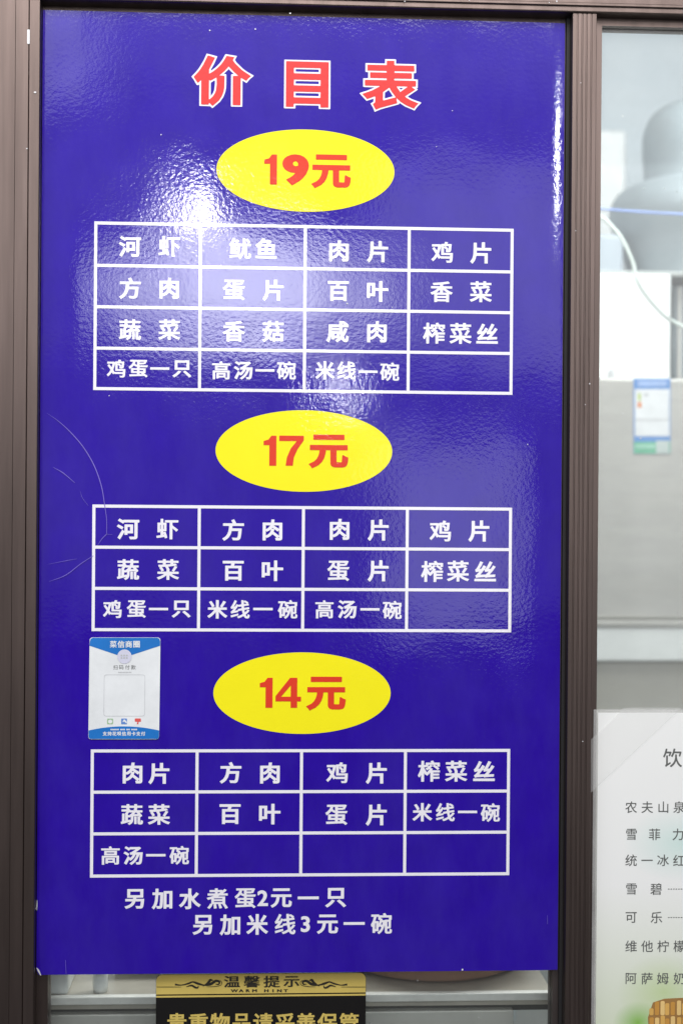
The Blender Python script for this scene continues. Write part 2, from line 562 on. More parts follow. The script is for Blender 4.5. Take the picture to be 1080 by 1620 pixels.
def bold_loops(ch, rx, ry):
    k = (ch, rx, ry)
    if k in _bold: return _bold[k]
    vs, edges, _ = raw_glyph(ch)
    A = vs[[e[0] for e in edges]]; B = vs[[e[1] for e in edges]]
    h = 1 / 80
    x0, y0 = vs.min(0) - 0.17; x1, y1 = vs.max(0) + 0.17
    gx = np.arange(x0, x1, h); gy = np.arange(y0, y1, h)
    X, Y = np.meshgrid(gx, gy, indexing='ij')
    Q = np.stack([X.ravel(), Y.ravel()], 1)
    sca = np.array([1 / rx, 1 / ry])
    D = np.full(len(Q), 1e9); ins = np.zeros(len(Q), bool)
    for a, b in zip(A, B):
        d = (b - a) * sca; q = (Q - a) * sca
        t = np.clip((q @ d) / max(d @ d, 1e-12), 0, 1)
        e = q - t[:, None] * d
        D = np.minimum(D, e[:, 0] ** 2 + e[:, 1] ** 2)
        if a[1] != b[1]:
            c = (a[1] > Q[:, 1]) != (b[1] > Q[:, 1])
            xx = (b[0] - a[0]) * (Q[:, 1] - a[1]) / (b[1] - a[1]) + a[0]
            ins ^= c & (Q[:, 0] < xx)
    # sharp outer corners keep a mitre instead of going round
    nb = {}
    for (i, j) in edges:
        nb.setdefault(i, []).append(j); nb.setdefault(j, []).append(i)
    for i, js in nb.items():
        if len(js) != 2: continue
        d1 = (vs[js[0]] - vs[i]) * sca; d2 = (vs[js[1]] - vs[i]) * sca
        d1 = d1 / np.hypot(*d1); d2 = d2 / np.hypot(*d2)
        if d1 @ d2 < -0.82 or d1 @ d2 > 0.75: continue
        q = (Q - vs[i]) * sca
        w_ = (q @ d1 <= 0) & (q @ d2 <= 0)
        # the corner of the two offset lines
        m_ = np.maximum(np.abs(q[:, 0] * d1[1] - q[:, 1] * d1[0]), np.abs(q[:, 0] * d2[1] - q[:, 1] * d2[0]))
        L2 = np.hypot(q[:, 0], q[:, 1])
        m_ = np.maximum(m_, L2 / 1.6)
        # widen the wedge to the mitre's full quad
        bis = -(d1 + d2); bis = bis / max(np.hypot(*bis), 1e-9)
        w_ = (q @ bis > 0) & (L2 < 2.2) & ((q @ d1 <= 0.0) | (q @ d2 <= 0.0)) & w_
        D = np.where(w_, np.minimum(D, m_ ** 2), D)
    D = np.sqrt(D)
    F = (np.where(ins, -D, D) - 1.0).reshape(X.shape)
    nx, ny = F.shape
    seg = {}

    def pt(i, j, k, l):
        fa, fb = F[i, j], F[k, l]
        t = fa / (fa - fb)
        return (gx[i] + (gx[k] - gx[i]) * t, gy[j] + (gy[l] - gy[j]) * t)
    S = F < 0
    mixed = S[:-1, :-1].astype(int) + S[1:, :-1] + S[:-1, 1:] + S[1:, 1:]
    P = {}
    for i, j in zip(*np.nonzero((mixed > 0) & (mixed < 4))):
        c = [(i, j), (i + 1, j), (i + 1, j + 1), (i, j + 1)]
        cr = []
        for q in range(4):
            a, b = c[q], c[(q + 1) % 4]
            if S[a] != S[b]:
                e = (min(a, b), max(a, b))
                P[e] = pt(*e[0], *e[1])
                cr.append((e, bool(S[a])))      # True: leaving the inside
        outs = [e for e, s_ in cr if s_]; inn = [e for e, s_ in cr if not s_]
        if len(cr) == 2:
            seg[outs[0]] = inn[0]
        else:
            # saddle: connect each leaving edge with the next entering edge
            order = [e for e, _ in cr]
            for q in range(4):
                if cr[q][1]:
                    seg[order[q]] = order[(q + 1) % 4]
    loops = []
    while seg:
        s0, nx_ = next(iter(seg.items()))
        lp = [s0]; del seg[s0]
        while nx_ in seg and nx_ != s0:
            lp.append(nx_); n2 = seg.pop(nx_); nx_ = n2
        L = np.array([P[e] for e in lp])
        if len(L) < 4: continue
        ar = 0.5 * abs(np.sum(L[:, 0] * np.roll(L[:, 1], -1) - L[:, 1] * np.roll(L[:, 0], -1)))
        if ar < 0.0007: continue
        s = simplify(L, 0.0045)
        if len(s) >= 3: loops.append(s)
    _bold[k] = loops
    return loops


def char(mb, ch, cx, cz, sx, sz, y, bold=None):
    """one character, its visual centre at (cx, cz)"""
    if ch in DIGITS and bold:
        lps = DIGITS[ch]
    elif bold:
        lps = bold_loops(ch, bold[0], bold[1])
    else:
        vs, _, fs = raw_glyph(ch)
        mn, mx = vs.min(0), vs.max(0); c = (mn + mx) / 2
        pts = [(cx + (v[0] - c[0]) * sx, y, cz + (v[1] - c[1]) * sz) for v in vs]
        ff = []
        for f in fs:
            a, b, d = [Vector((pts[i][0], pts[i][2])) for i in f[:3]]
            ff.append(f if (b - a).cross(d - a) > 0 else f[::-1])
        mb.add(pts, ff)
        return
    al = [p for lp in lps for p in lp] if lps is DIGITS.get(ch) else raw_glyph(ch)[0]
    c = ((min(p[0] for p in al) + max(p[0] for p in al)) / 2, (min(p[1] for p in al) + max(p[1] for p in al)) / 2)
    mb.loops([[(cx + (p[0] - c[0]) * sx, cz + (p[1] - c[1]) * sz) for p in lp] for lp in lps], y)


def pxs(Y=0.0, u=540, v=810):
    return at(u + 0.5, v, Y).x - at(u - 0.5, v, Y).x


def text_px(name, chars, em, Y, material, parent, bold=None, ex=1.0, plane=None):
    """chars: [(char, u, v)] in photo pixels of the plane Y; em in pixels"""
    for ch, u, v in chars:
        mb = MB()
        c = at(u, v, Y); s = pxs(Y, u, v) * em
        b = bold
        if bold and bold[0] > 0.02 and ch in '蔬榨菜鸡碗线煮蛋高香菇鱿虾': b = (bold[0] * 0.8, bold[1] * 0.72)
        char(mb, ch, c.x, c.z, s * ex, s, Y, b)
        o = mb.build(name, material, parent)
    return o


# ================================================================== WINDOW FRAME
BL, BR = at(60, 800, 0).x, at(888, 800, 0).x
BL = (at(67, 15).x + at(59, 1542).x) / 2
BR = (at(893, 37).x + at(882, 1535).x) / 2
BT = (at(67, 15).z + at(893, 37).z) / 2
BB = (at(59, 1542).z + at(882, 1535).z) / 2
Z0, Z1 = BZ - 0.95, BZ + 0.95
YF, YS, YG = -0.014, 0.010, 0.020     # front of frame, of sash, of glass

frame = empty('window_frame', (0, 0, Z0), 'brown aluminium window frame with ribbed mullion around the blue price board', 'window frame')
# header rail
YH = -0.017
hz = at(540, 10, YH).z
MB().box(BL - 0.25, BR + 0.62, YH, 0.06, hz, hz + 0.10, 0.002).build('header_rail', ALU, frame)
MB().box(BL - 0.25, BR + 0.62, YH - 0.003, YH - 0.0002, hz + 0.0075, hz + 0.012, 0.001).build('header_lip', ALU, frame)
# jamb with fine grooves
jx = BL - 0.0008
prof = [(jx, 0.05), (jx, YF + 0.001), (jx - 0.001, YF)]
x = jx - 0.013
prof += [(x, YF), (x - 0.0008, YF + 0.0012), (x - 0.0016, YF), (x - 0.017, YF), (x - 0.0175, YF - 0.0008), (x - 0.06, YF - 0.0008), (x - 0.0605, YF), (x - 0.10, YF), (x - 0.10, 0.05)]
MB().prism_z(prof, Z0, hz).build('jamb', ALU, frame)
# mullion with ribs
mx0 = (at(905, 60, YF).x + at(893, 1600, YF).x) / 2
mx1 = (at(941, 60, YF).x + at(933, 1600, YF).x) / 2
wd = mx1 - mx0
prof = [(mx0, 0.05), (mx0, YF + 0.0005), (mx0 + 0.0005, YF)]
for g in (0.20, 0.40, 0.58, 0.78):
    gx_ = mx0 + wd * g
    prof += [(gx_ - 0.0010, YF), (gx_ - 0.0004, YF + 0.0006), (gx_ + 0.0006, YF + 0.0006), (gx_ + 0.0012, YF)]
prof += [(mx1 - 0.0005, YF), (mx1, YF + 0.0005), (mx1, 0.05)]
MB().prism_z(prof, Z0, hz).build('mullion', ALU, frame)
# left sash (behind the board)
gl0 = at(76, 1580, YS).x; gl1 = at(873, 1580, YS).x
sashL = MB(); sashL.box(jx, gl0, YS, 0.04, Z0, hz).build('sash_stile', ALU, frame)
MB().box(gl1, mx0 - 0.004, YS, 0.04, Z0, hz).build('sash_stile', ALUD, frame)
MB().box(mx0 - 0.004, mx0, 0.004, 0.04, Z0, hz).build('gap_shade_strip', RUBBERSHADE, frame)  # added dark strip, paints the shade in the gap beside the board
srz = at(540, 52, YS).z
MB().box(gl0, gl1, YS, 0.04, srz, hz).build('sash_rail', ALU, frame)
MB().box(gl0, gl1, YG, YG + 0.005, Z0, srz).build('glass_pane', GLASS2, frame)
# right sash
rs1 = (at(952, 60, 0.002).x + at(942.5, 1100, 0.002).x) / 2
MB().box(mx1, rs1, 0.002, 0.03, Z0, hz).build('sash_stile', ALU, frame)
rrz = at(1010, 42, 0.002).z
xe = BR + 0.60
MB().box(rs1, xe, 0.002, 0.03, rrz, hz).build('sash_rail', ALU, frame)
MB().box(rs1, xe, 0.012, 0.017, Z0, rrz).build('glass_pane', GLASS, frame)
MB().box(xe, xe + 0.05, YF, 0.05, Z0, hz, 0.001).build('mullion', ALU, frame)
# chips of bare metal
mb = MB(); p = at(45.5, 58, YF - 0.0012); mb.loops([rrect(p.x - 0.0016, p.x + 0.0016, p.z - 0.009, p.z + 0.009, 0.0012)], p.y)
mb.build('paint_chip', CHIP, frame)
mb = MB()
for (u, v, r) in ((56, 146, .0011), (43, 235, .0007), (459, 21, .0008)):
    p = at(u, v, YF - 0.0012); mb.loops([ell(p.x, p.z, r * 1.5, r, 8)], p.y)
for (u, v, r) in ((880, 2, .001), (868, 4, .0006), (918, 131, .0006), (932, 607, .0009), (910, 365, .0007), (925, 640, .0006), (921, 1173, .0007), (742, 1, .0006), (640, 2, .0008)):
    Y = YF - 0.0006 if v > 20 else YH - 0.0036
    p = at(u, v, Y); mb.loops([ell(p.x, p.z, r, r, 7)], p.y)
tag(mb.build('dust_speck', CHIP, frame), kind='stuff')

# ================================================================== PRICE BOARD
board = empty('price_board', (0.5 * (BL + BR), 0, BB), 'large glossy blue price board with white tables and yellow price ovals', 'menu board')
# panel: flat, its right edge curling back very slightly
xs_ = [BL, BL + 0.003] + list(np.linspace(BL + 0.05, BR - 0.05, 8)) + [BR - 0.05 + 0.05 * t for t in (0.25, 0.45, 0.6, 0.72, 0.82, 0.9, 0.96, 1)]
zs_ = [BB, BB + 0.006] + list(np.linspace(BB + 0.05, BT - 0.02, 14)) + [BT]


def dep(x, z):
    t = max(0, (x - (BR - 0.03)) / 0.03)
    return 0.0017 * t * t + (0.0004 if x < BL + 0.001 else 0)


vs, fs = [], []
nz = len(zs_)
for i, x in enumerate(xs_):
    for j, z in enumerate(zs_):
        xx, zz = x, z
        if i == 0 and j == 0: xx, zz = BL + 0.0045, BB + 0.0005     # worn corner
        vs.append((xx, dep(x, z), zz))
nf = len(vs)
vs += [(x, 0.006, z) for x, _, z in vs]
for i in range(len(xs_) - 1):
    for j in range(nz - 1):
        a = i * nz + j
        fs.append((a, a + nz, a + nz + 1, a + 1))
        fs.append((nf + a + 1, nf + a + nz + 1, nf + a + nz, nf + a))
ns_ = len(vs); vs += list(vs)          # the sides get corners of their own
nf0 = nf; base_ = ns_
for i in range(len(xs_) - 1):
    for j in (0, nz - 1):
        a = base_ + i * nz + j; q = (a, nf + a, nf + a + nz, a + nz)
        fs.append(q if j == 0 else q[::-1])
for j in range(nz - 1):
    for i in (0, len(xs_) - 1):
        a = base_ + i * nz + j; q = (a, a + 1, nf + a + 1, nf + a)
        fs.append(q if i == 0 else q[::-1])
panel = obj('panel', vs, fs, BLUE, board, smooth=False)
panel.data.materials.append(CORE)
for pl in panel.data.polygons:
    if abs(pl.normal.y) < 0.5: pl.material_index = 1
    elif pl.normal.y < 0: pl.use_smooth = True

PY, PY2, PY3 = -0.0004, -0.0008, -0.0012     # layers of print
BOLD = (0.033, 0.024)

# title: each character red with a white outline
for ch, u, v, ex, em in (('价', 351.5, 127.5, 1.12, 80), ('目', 486, 133.5, 1.14, 80), ('表', 617.5, 134.5, 1.10, 79)):
    t = text_px('title_character', [(ch, u, v)], em, PY2, PINKRED, board, (0.031, 0.025), ex)
    text_px('outline', [(ch, u, v)], em, PY, WHITE, t, (0.062, 0.056), ex)


def oval(cu, cv, w, h, digits, yuan):
    c = at(cu, cv); s = pxs(0, cu, cv)
    o = MB().loops([ell(c.x, c.z, w / 2 * s, h / 2 * s, 96)], PY).build('price_oval', YELLOW, board)
    for ch, u, v in digits:
        mb = MB()
        p = at(u, v, PY2)
        if ch in DIGITS: char(mb, ch, p.x, p.z, 76 * s, 65 * s, PY2, True)
        else: char(mb, ch, p.x, p.z, 78 * s, 61 * s, PY2, (0.058, 0.042))
        mb.build('character', RED, o)
    mb = MB()
    p = at(yuan[0], yuan[1], PY2)
    char(mb, '元', p.x, p.z, 62 * s, 58 * s, PY2, (0.042, 0.036))
    mb.build('character', RED, o)


oval(483.5, 270, 281, 130, [('1', 428, 268), ('9', 467.5, 268)], (524, 271))
oval(481, 713.5, 279, 129, [('1', 427, 713), ('7', 461, 713)], (520, 714))
oval(478, 1096.5, 280, 129, [('1', 421, 1096), ('4', 456, 1096)], (516, 1097))


def table(xl, yl, cells, name='price_table'):
    """xl: column lines; yl: row lines (photo px along the table's left edge, right edge)"""
    X = [at(u, v).x for u, v in xl]
    Zz = [0.5 * (at(a[0], a[1]).z + at(b[0], b[1]).z) for a, b in yl]
    hw = 0.0019
    mb = MB()
    # one clean grid: verticals between horizontals so that no faces overlap
    for k, z in enumerate(Zz):
        mb.loops([[(X[0] - hw, z - hw), (X[-1] + hw, z - hw), (X[-1] + hw, z + hw), (X[0] - hw, z + hw)]], PY)
    for x in X:
        for a, b in zip(Zz[:-1], Zz[1:]):
            mb.loops([[(x - hw, b + hw), (x + hw, b + hw), (x + hw, a - hw), (x - hw, a - hw)]], PY)
    g = mb.build(name, WHITE, board)
    for em, chars in cells:
        text_px('character', chars, em, PY, WHITE, g, BOLD, 1.03)


B_, S_ = 34.5, 30.0
table([(152, 365), (317.5, 365), (483, 365), (647, 365), (809.5, 365)],
      [((152, 351), (810, 366)), ((152, 419), (810, 431)), ((151, 485), (809, 495)), ((151, 550), (809, 560)), ((150, 615), (808, 622))],
      [(B_, [('河', 206, 390), ('虾', 268, 389.5)]), (B_, [('鱿', 380, 393), ('鱼', 421, 393)]), (B_, [('肉', 536, 397), ('片', 597, 398)]), (B_, [('鸡', 699, 399), ('片', 760, 400)]),
       (B_, [('方', 206, 456), ('肉', 268, 456)]), (B_, [('蛋', 370, 458.5), ('片', 432, 459)]), (B_, [('百', 535, 460.5), ('叶', 597, 461)]), (B_, [('香', 698, 461.5), ('菜', 760, 461.5)]),
       (B_, [('蔬', 206, 521.5), ('菜', 268, 521.5)]), (B_, [('香', 370, 524), ('菇', 432, 524)]), (B_, [('咸', 534, 524.5), ('肉', 596, 525)]), (B_, [('榨', 686, 527), ('菜', 728, 527.5), ('丝', 770, 528)]),
       (S_, [('鸡', 184, 583), ('蛋', 219, 583), ('一', 253, 583), ('只', 288, 583.5)]), (S_, [('高', 350, 586), ('汤', 385, 586), ('一', 419, 586), ('碗', 453, 586)]), (S_, [('米', 514, 586), ('线', 548, 586), ('一', 582, 588), ('碗', 616, 588)])])
table([(149, 805), (315.5, 805), (480, 805), (644, 805), (807, 805)],
      [((149, 801), (807, 805)), ((149, 866), (806.5, 869)), ((148.5, 931), (806, 933.5)), ((148, 996), (806, 998))],
      [(B_, [('河', 203, 837), ('虾', 265, 837)]), (B_, [('方', 369, 838.5), ('肉', 431, 838.5)]), (B_, [('肉', 537, 837.5), ('片', 598, 838.5)]), (B_, [('鸡', 696, 840), ('片', 757, 840)]),
       (B_, [('蔬', 203, 901), ('菜', 266, 901)]), (B_, [('百', 369, 903), ('叶', 431, 903)]), (B_, [('蛋', 535, 903), ('片', 598, 903)]), (B_, [('榨', 683, 904), ('菜', 724, 903.5), ('丝', 767, 904)]),
       (S_, [('鸡', 178, 963.5), ('蛋', 216, 963.5), ('一', 251, 963.5), ('只', 287, 963.5)]), (S_ + .5, [('米', 344, 964), ('线', 380, 964), ('一', 416, 963.5), ('碗', 455, 964)]), (S_, [('高', 513, 964), ('汤', 549, 964), ('一', 585, 964), ('碗', 620, 965)])])
table([(146.5, 1188), (312, 1188), (477, 1188), (641, 1188), (804, 1188)],
      [((147, 1187), (804, 1188)), ((146, 1252.5), (804, 1252)), ((145, 1318.5), (803, 1317)), ((143.5, 1385), (803, 1383))],
      [(B_, [('肉', 210, 1223), ('片', 251.7, 1223.5)]), (B_, [('方', 365, 1222.5), ('肉', 427, 1223)]), (B_, [('鸡', 533, 1222.5), ('片', 595, 1223)]), (B_, [('榨', 678, 1220), ('菜', 721, 1220), ('丝', 765, 1220)]),
       (B_, [('蔬', 209, 1288.5), ('菜', 251.7, 1288.5)]), (B_, [('百', 364, 1288), ('叶', 426.7, 1288)]), (B_, [('蛋', 532, 1289), ('片', 595, 1289)]), (S_, [('米', 667.7, 1285), ('线', 704, 1285), ('一', 739, 1284.5), ('碗', 775, 1285.5)]),
       (S_ + .5, [('高', 175, 1353.5), ('汤', 211, 1353.5), ('一', 246.7, 1353), ('碗', 283.7, 1353)])])
text_px('character', [('另', 213, 1422), ('加', 256.7, 1422), ('水', 300.5, 1422), ('煮', 344, 1421.5), ('蛋', 388, 1421), ('2', 415.5, 1421), ('元', 445, 1420.5), ('一', 487.5, 1420.5), ('只', 531, 1420)], 34, PY, WHITE, board, BOLD, 1.0)
text_px('character', [('另', 320.5, 1463), ('加', 364, 1463), ('米', 407, 1462.5), ('线', 451, 1462), ('3', 483, 1462), ('元', 518, 1462), ('一', 560, 1461), ('碗', 603, 1461)], 34, PY, WHITE, board, BOLD, 1.0)

# scratches on the left side
for pts, w in (([(74, 653), (95, 668), (116, 688), (134, 710), (150, 738), (161, 770), (166, 800), (169, 822), (169, 845)], [.0001, .0010, .0012, .0009, .0006]),
               ([(169, 845), (162, 852), (155, 862)], [.0008, .0007, .0003]),
               ([(84, 739), (100, 748), (119, 764)], [.0002, .0010, .0004]),
               ([(127, 777), (131, 788), (140, 800)], [.0002, .0004, .0002]),
               ([(148, 879), (128, 892), (104, 910), (78, 920)], [.0005, .0007, .0008, .0002]),
               ([(75, 893), (105, 887), (122, 884)], [.0001, .0005, .0002]),
               ([(169, 845), (178, 846)], [.0004, .0003]),
               ([(104, 1519), (105, 1541)], [.0004, .0004]),
               ([(865, 1448), (865.5, 1462)], [.0003, .0004])):
    mb = MB(); ribbon(mb, spline([(q.x, q.z) for q in (at(u, v, PY3) for u, v in pts)], 6), w, PY3)
    mb.build('scratch', SCRATCH, board)
mb = MB()
for u, v, r in ((255, 213, .0008), (332, 48, .001), (404, 46, .0008), (731, 1534, .0013), (58.5, 1437, .0010), (715, 175, .0006), (690, 232, .0006), (173, 626, .0006), (620, 486, .0006), (549, 480, .0009), (834, 703, .0008)):
    p = at(u, v, PY3); mb.loops([ell(p.x, p.z, r * random.uniform(.8, 1.5), r, 7)], PY3)
tag(mb.build('dust_speck', CHIP, board), kind='stuff')
mb = MB(); ribbon(mb, [tuple(q) for q in P2([(58.5, 1531), (61, 1535), (65, 1543)], PY3)], [.0006, .0022, .001], PY3); mb.build('worn_edge', CHIP, board)
mb = MB(); ribbon(mb, [tuple(q) for q in P2([(59.2, 1424), (59, 1432), (58.8, 1440)], PY3)], [.0004, .0012, .0006], PY3); mb.build('worn_edge', CHIP, board)

# ================================================================== PAYMENT STICKER on the board
SY = -0.0016


def zs(px, py): return (120 + px / 6.75, 990 + py / 6.75)


def ZP(pts, Y): return P2([zs(a, b) for a, b in pts], Y)


def rpoly(pts, r, n=5):
    """polygon with its corners rounded"""
    out = []; k = len(pts)
    for i in range(k):
        p = Vector(pts[i]); a = (Vector(pts[i - 1]) - p); b = (Vector(pts[(i + 1) % k]) - p)
        a = p + a.normalized() * r; b = p + b.normalized() * r
        for t in range(n + 1):
            t /= n
            q = a * (1 - t) ** 2 + p * 2 * t * (1 - t) + b * t * t
            out.append((q.x, q.y))
    return out


c0 = at(*zs(520, 1212), SY)
st = empty('payment_sticker', (c0.x, SY, c0.z), 'small white payment sticker with blue top and bottom bands on the blue board', 'sticker')
MB().loops([rpoly(ZP([(150, 125), (905, 125), (890, 1212), (135, 1212)], SY), 0.004)], SY, 0.0009).build('card', PAPERW, st)
e = SY - 0.0003
tb = MB().loops([ZP([(153, 165), (162, 138), (185, 128), (870, 128), (893, 138), (902, 165), (901, 213), (520, 338), (149, 213)], e)], e).build('top_band', STBLUE, st)
arc = [(138 + 752 * t, 1118 - 44 * (1 - (2 * t - 1) ** 2)) for t in np.linspace(0, 1, 17)]
bb = MB().loops([ZP(arc + [(888, 1190), (875, 1208), (155, 1208), (139, 1190)], e)], e).build('bottom_band', STBLUE, st)
q = 1 / 6.75
text_px('character', [(ch, *zs(x, 197)) for ch, x in zip('菜信商圈', (402, 485, 567, 650))], 11.5, e - .0003, PAPERW, tb, (0.03, 0.02))
cc = at(*zs(521, 328), e - .0003); s = pxs(0)
bd = MB().loops([ell(cc.x, cc.z, 75 * q * s, 75 * q * s, 32)], e - .0003).build('round_badge', LILAC, st)
mb = MB()
for r_ in range(2):
    for k in range(3):
        p = at(*zs(490 + 28 * k, 316 + 26 * r_), e - .0006); mb.loops([rrect(p.x - .0011, p.x + .0011, p.z - .001, p.z + .001, .0004, 2)], p.y)
mb.build('badge_mark', STGREY, bd)
text_px('character', [(ch, *zs(x, 443)) for ch, x in zip('扫码付款', (425, 487, 552, 616))], 7.8, e, GREYINK, st)
mb = MB()
for k in range(9):
    p = at(*zs(462 + 16 * k, 497), e); mb.loops([rrect(p.x - .0007, p.x + .0007, p.z - .0008, p.z + .0008, .0003, 2)], p.y)
mb.build('fine_print', STGREY, st)
fo = rpoly(ZP([(303, 521), (742, 521), (738, 966), (298, 966)], e), .0035); fi = rpoly(ZP([(307, 525), (738, 525), (734, 962), (302, 962)], e), .0032)
MB().loops([fo, fi], e).build('code_border', STGREY, st)
p = at(*zs(368, 1021), e)
MB().loops([rrect(p.x - .0037, p.x + .0037, p.z - .0035, p.z + .0035, .0012), ell(p.x, p.z, .0028, .0026, 16)], e).build('payment_icon', STGREEN, st)
p = at(*zs(517, 1021), e)
ic = MB().loops([rrect(p.x - .0036, p.x + .0036, p.z - .0036, p.z + .0036, .0007)], e).build('payment_icon', STBLUE2, st)
mb = MB(); mb.loops([[(p.x - .002, p.z - .001), (p.x + .0005, p.z - .0002), (p.x + .0030, p.z - .0026), (p.x + .0034, p.z - .0006), (p.x + .0008, p.z + .0024), (p.x - .0005, p.z + .0022)]], e - .0003); mb.build('icon_mark', PAPERW, ic)
p = at(*zs(664, 1015), e)
ic = MB().loops([rrect(p.x - .0038, p.x + .0038, p.z - .0012, p.z + .0030, .0007)], e).loops([[(p.x - .0012, p.z - .0042), (p.x + .0006, p.z - .0042), (p.x + .0009, p.z - .0014), (p.x - .0006, p.z - .0014)]], e).build('payment_icon', STRED, st)
text_px('character', [(ch, *zs(312 + 51 * k, 1152)) for k, ch in enumerate('支持花呗信用卡支付')], 6.9, e - .0003, PAPERW, bb, (0.03, 0.02))
mb = MB()
for k in range(22):
    if k in (7, 12, 16): continue
    p = at(*zs(378 + 13 * k, 1108), e - .0003); mb.loops([rrect(p.x - .0006, p.x + .0006, p.z - .0009, p.z + .0009, .0003, 2)], p.y)
mb.build('fine_print', PAPERW, bb)

# ================================================================== BLACK AND GOLD NOTICE under the board
NY = 0.0150
c0 = at(413, 1620, NY)
nt_ = empty('notice_sign', (c0.x, NY, c0.z - 0.1), 'black and gold notice sign under the blue board', 'sign')
xl, xr = at(247, 1570, NY).x, at(578.5, 1570, NY).x
zt, zb = at(413, 1540, NY).z, at(413, 1571.5, NY).z
zbot = zb - 0.20
MB().loops([rrect(xl, xr, zbot, zt, 0.008)], NY, 0.003).build('plate', BLACK, nt_)
n1 = NY - .0004
band = [p for p in rrect(xl + .0003, xr - .0003, zb - 0.02, zt - .0003, 0.0078) if p[1] > zb] + [(xl + .0003, zb), (xr - .0003, zb)]
gb = MB().loops([band], n1).build('gold_band', GOLD, nt_)
z = at(413, 1575, n1).z
MB().loops([[(xl + .0003, z - .0013), (xr - .0003, z - .0013), (xr - .0003, z + .0010), (xl + .0003, z + .0010)]], n1).build('gold_line', GOLD, nt_)
n2 = n1 - .0004
text_px('character', [(ch, u, 1553) for ch, u in zip('温馨提示', (367, 398.5, 430, 461))], 19.5, n2, INK, gb, (0.026, 0.016), 1.35)
text_px('character', [(ch, 371 + 10.6 * k + (8 if k > 3 else 0) - (0.6 * (k - 5) if k > 4 else 0), 1567.3) for k, ch in enumerate('WARMHINT')], 6.3, n2, INK, gb, (0.05, 0.03), 1.65)
for sgn in (-1, 1):
    def F(a, b): p = at(413 + sgn * a, b, n2); return (p.x, p.z)
    mb = MB()
    ribbon(mb, spline([F(136, 1557.5), F(126, 1558.5), F(115, 1556), F(108, 1553.5), F(100, 1556), F(90, 1558.5), F(80, 1557), F(72, 1552), F(66, 1553), F(67, 1557), F(72, 1557)], 6), [.0024, .0012, .0022, .0018, .0030, .0016, .0036, .0032, .0026, .0018, .0008], n2)
    ribbon(mb, spline([F(118, 1561), F(110, 1559), F(104, 1562), F(100, 1562.5), F(99, 1559)], 5), [.0008, .0022, .0026, .0018, .0006], n2 - .0002)
    ribbon(mb, spline([F(92, 1560), F(84, 1555), F(80, 1550.5), F(76, 1551)], 5), [.0006, .0028, .0034, .0008], n2 - .0003)
    ribbon(mb, spline([F(86, 1561), F(74, 1560.5), F(64, 1558.5), F(62, 1554), F(65, 1550.5)], 5), [.0003, .0008, .0006, .0008, .0003], n2 - .0004)
    ribbon(mb, [F(165, 1561.5), F(140, 1561.5), F(126, 1561.5)], [.0008, .0008, .0004], n2)
    mb.build('flourish', INK, gb)
text_px('character', [(ch, u, 1618) for ch, u in zip('贵重物品请妥善保管', (280, 314, 348, 382, 416, 451, 484, 518, 552))], 32, n1, GOLD, nt_, (0.026, 0.02))

# ================================================================== DRINKS LIST in a clear sleeve
DY = -0.0010
x0, x1 = at(937, 1300, DY).x, at(1345, 1300, DY).x
z1, z0 = at(1010, 1122.5, DY).z, at(1010, 1650, DY).z
dm = empty('drinks_list', ((x0 + x1) / 2, DY, z0), 'pale laminated drinks list with grey lettering taped beside the blue board', 'menu sheet')
px0, px1 = at(944, 1300, DY).x, x1 - 0.006
pz1, pz0 = at(1010, 1127.5, DY).z, z0 + 0.005
# clear margin round the paper, four strips
mb = MB()
mb.box(x0, px0 - .0001, DY, DY + .0006, z0, z1); mb.box(px1 + .0001, x1, DY, DY + .0006, z0, z1)
mb.box(px0, px1, DY, DY + .0006, pz1 + .0001, z1); mb.box(px0, px1, DY, DY + .0006, z0, pz0 - .0001)
mb.build('sleeve_margin', SLEEVE, dm)
# paper with its printed tints
mt, nt, b = mat('printed_paper')
tc = N(nt, 'ShaderNodeNewGeometry')
sx_ = N(nt, 'ShaderNodeSeparateXYZ'); nt.links.new(tc.outputs['Position'], sx_.inputs[0])


def blob(u, v, ru, rv):
    p = at(u, v, DY); s = pxs(DY, u, v)
    mp = N(nt, 'ShaderNodeMapping'); mp.inputs['Location'].default_value = (-p.x / (ru * s), 0, -p.z / (rv * s)); mp.inputs['Scale'].default_value = (1 / (ru * s), 0, 1 / (rv * s))
    nt.links.new(tc.outputs['Position'], mp.inputs[0])
    g = N(nt, 'ShaderNodeTexGradient', gradient_type='SPHERICAL'); nt.links.new(mp.outputs[0], g.inputs[0])
    return g.outputs['Fac']


def mixc(fac, a, b_, k=1.0):
    mu = N(nt, 'ShaderNodeMath', operation='MULTIPLY'); mu.inputs[1].default_value = k; nt.links.new(fac, mu.inputs[0])
    mx_ = N(nt, 'ShaderNodeMixRGB'); nt.links.new(mu.outputs[0], mx_.inputs[0])
    for i_, c_ in ((1, a), (2, b_)):
        if isinstance(c_, tuple): mx_.inputs[i_].default_value = (*c_, 1)
        else: nt.links.new(c_, mx_.inputs[i_])
    return mx_.outputs[0]


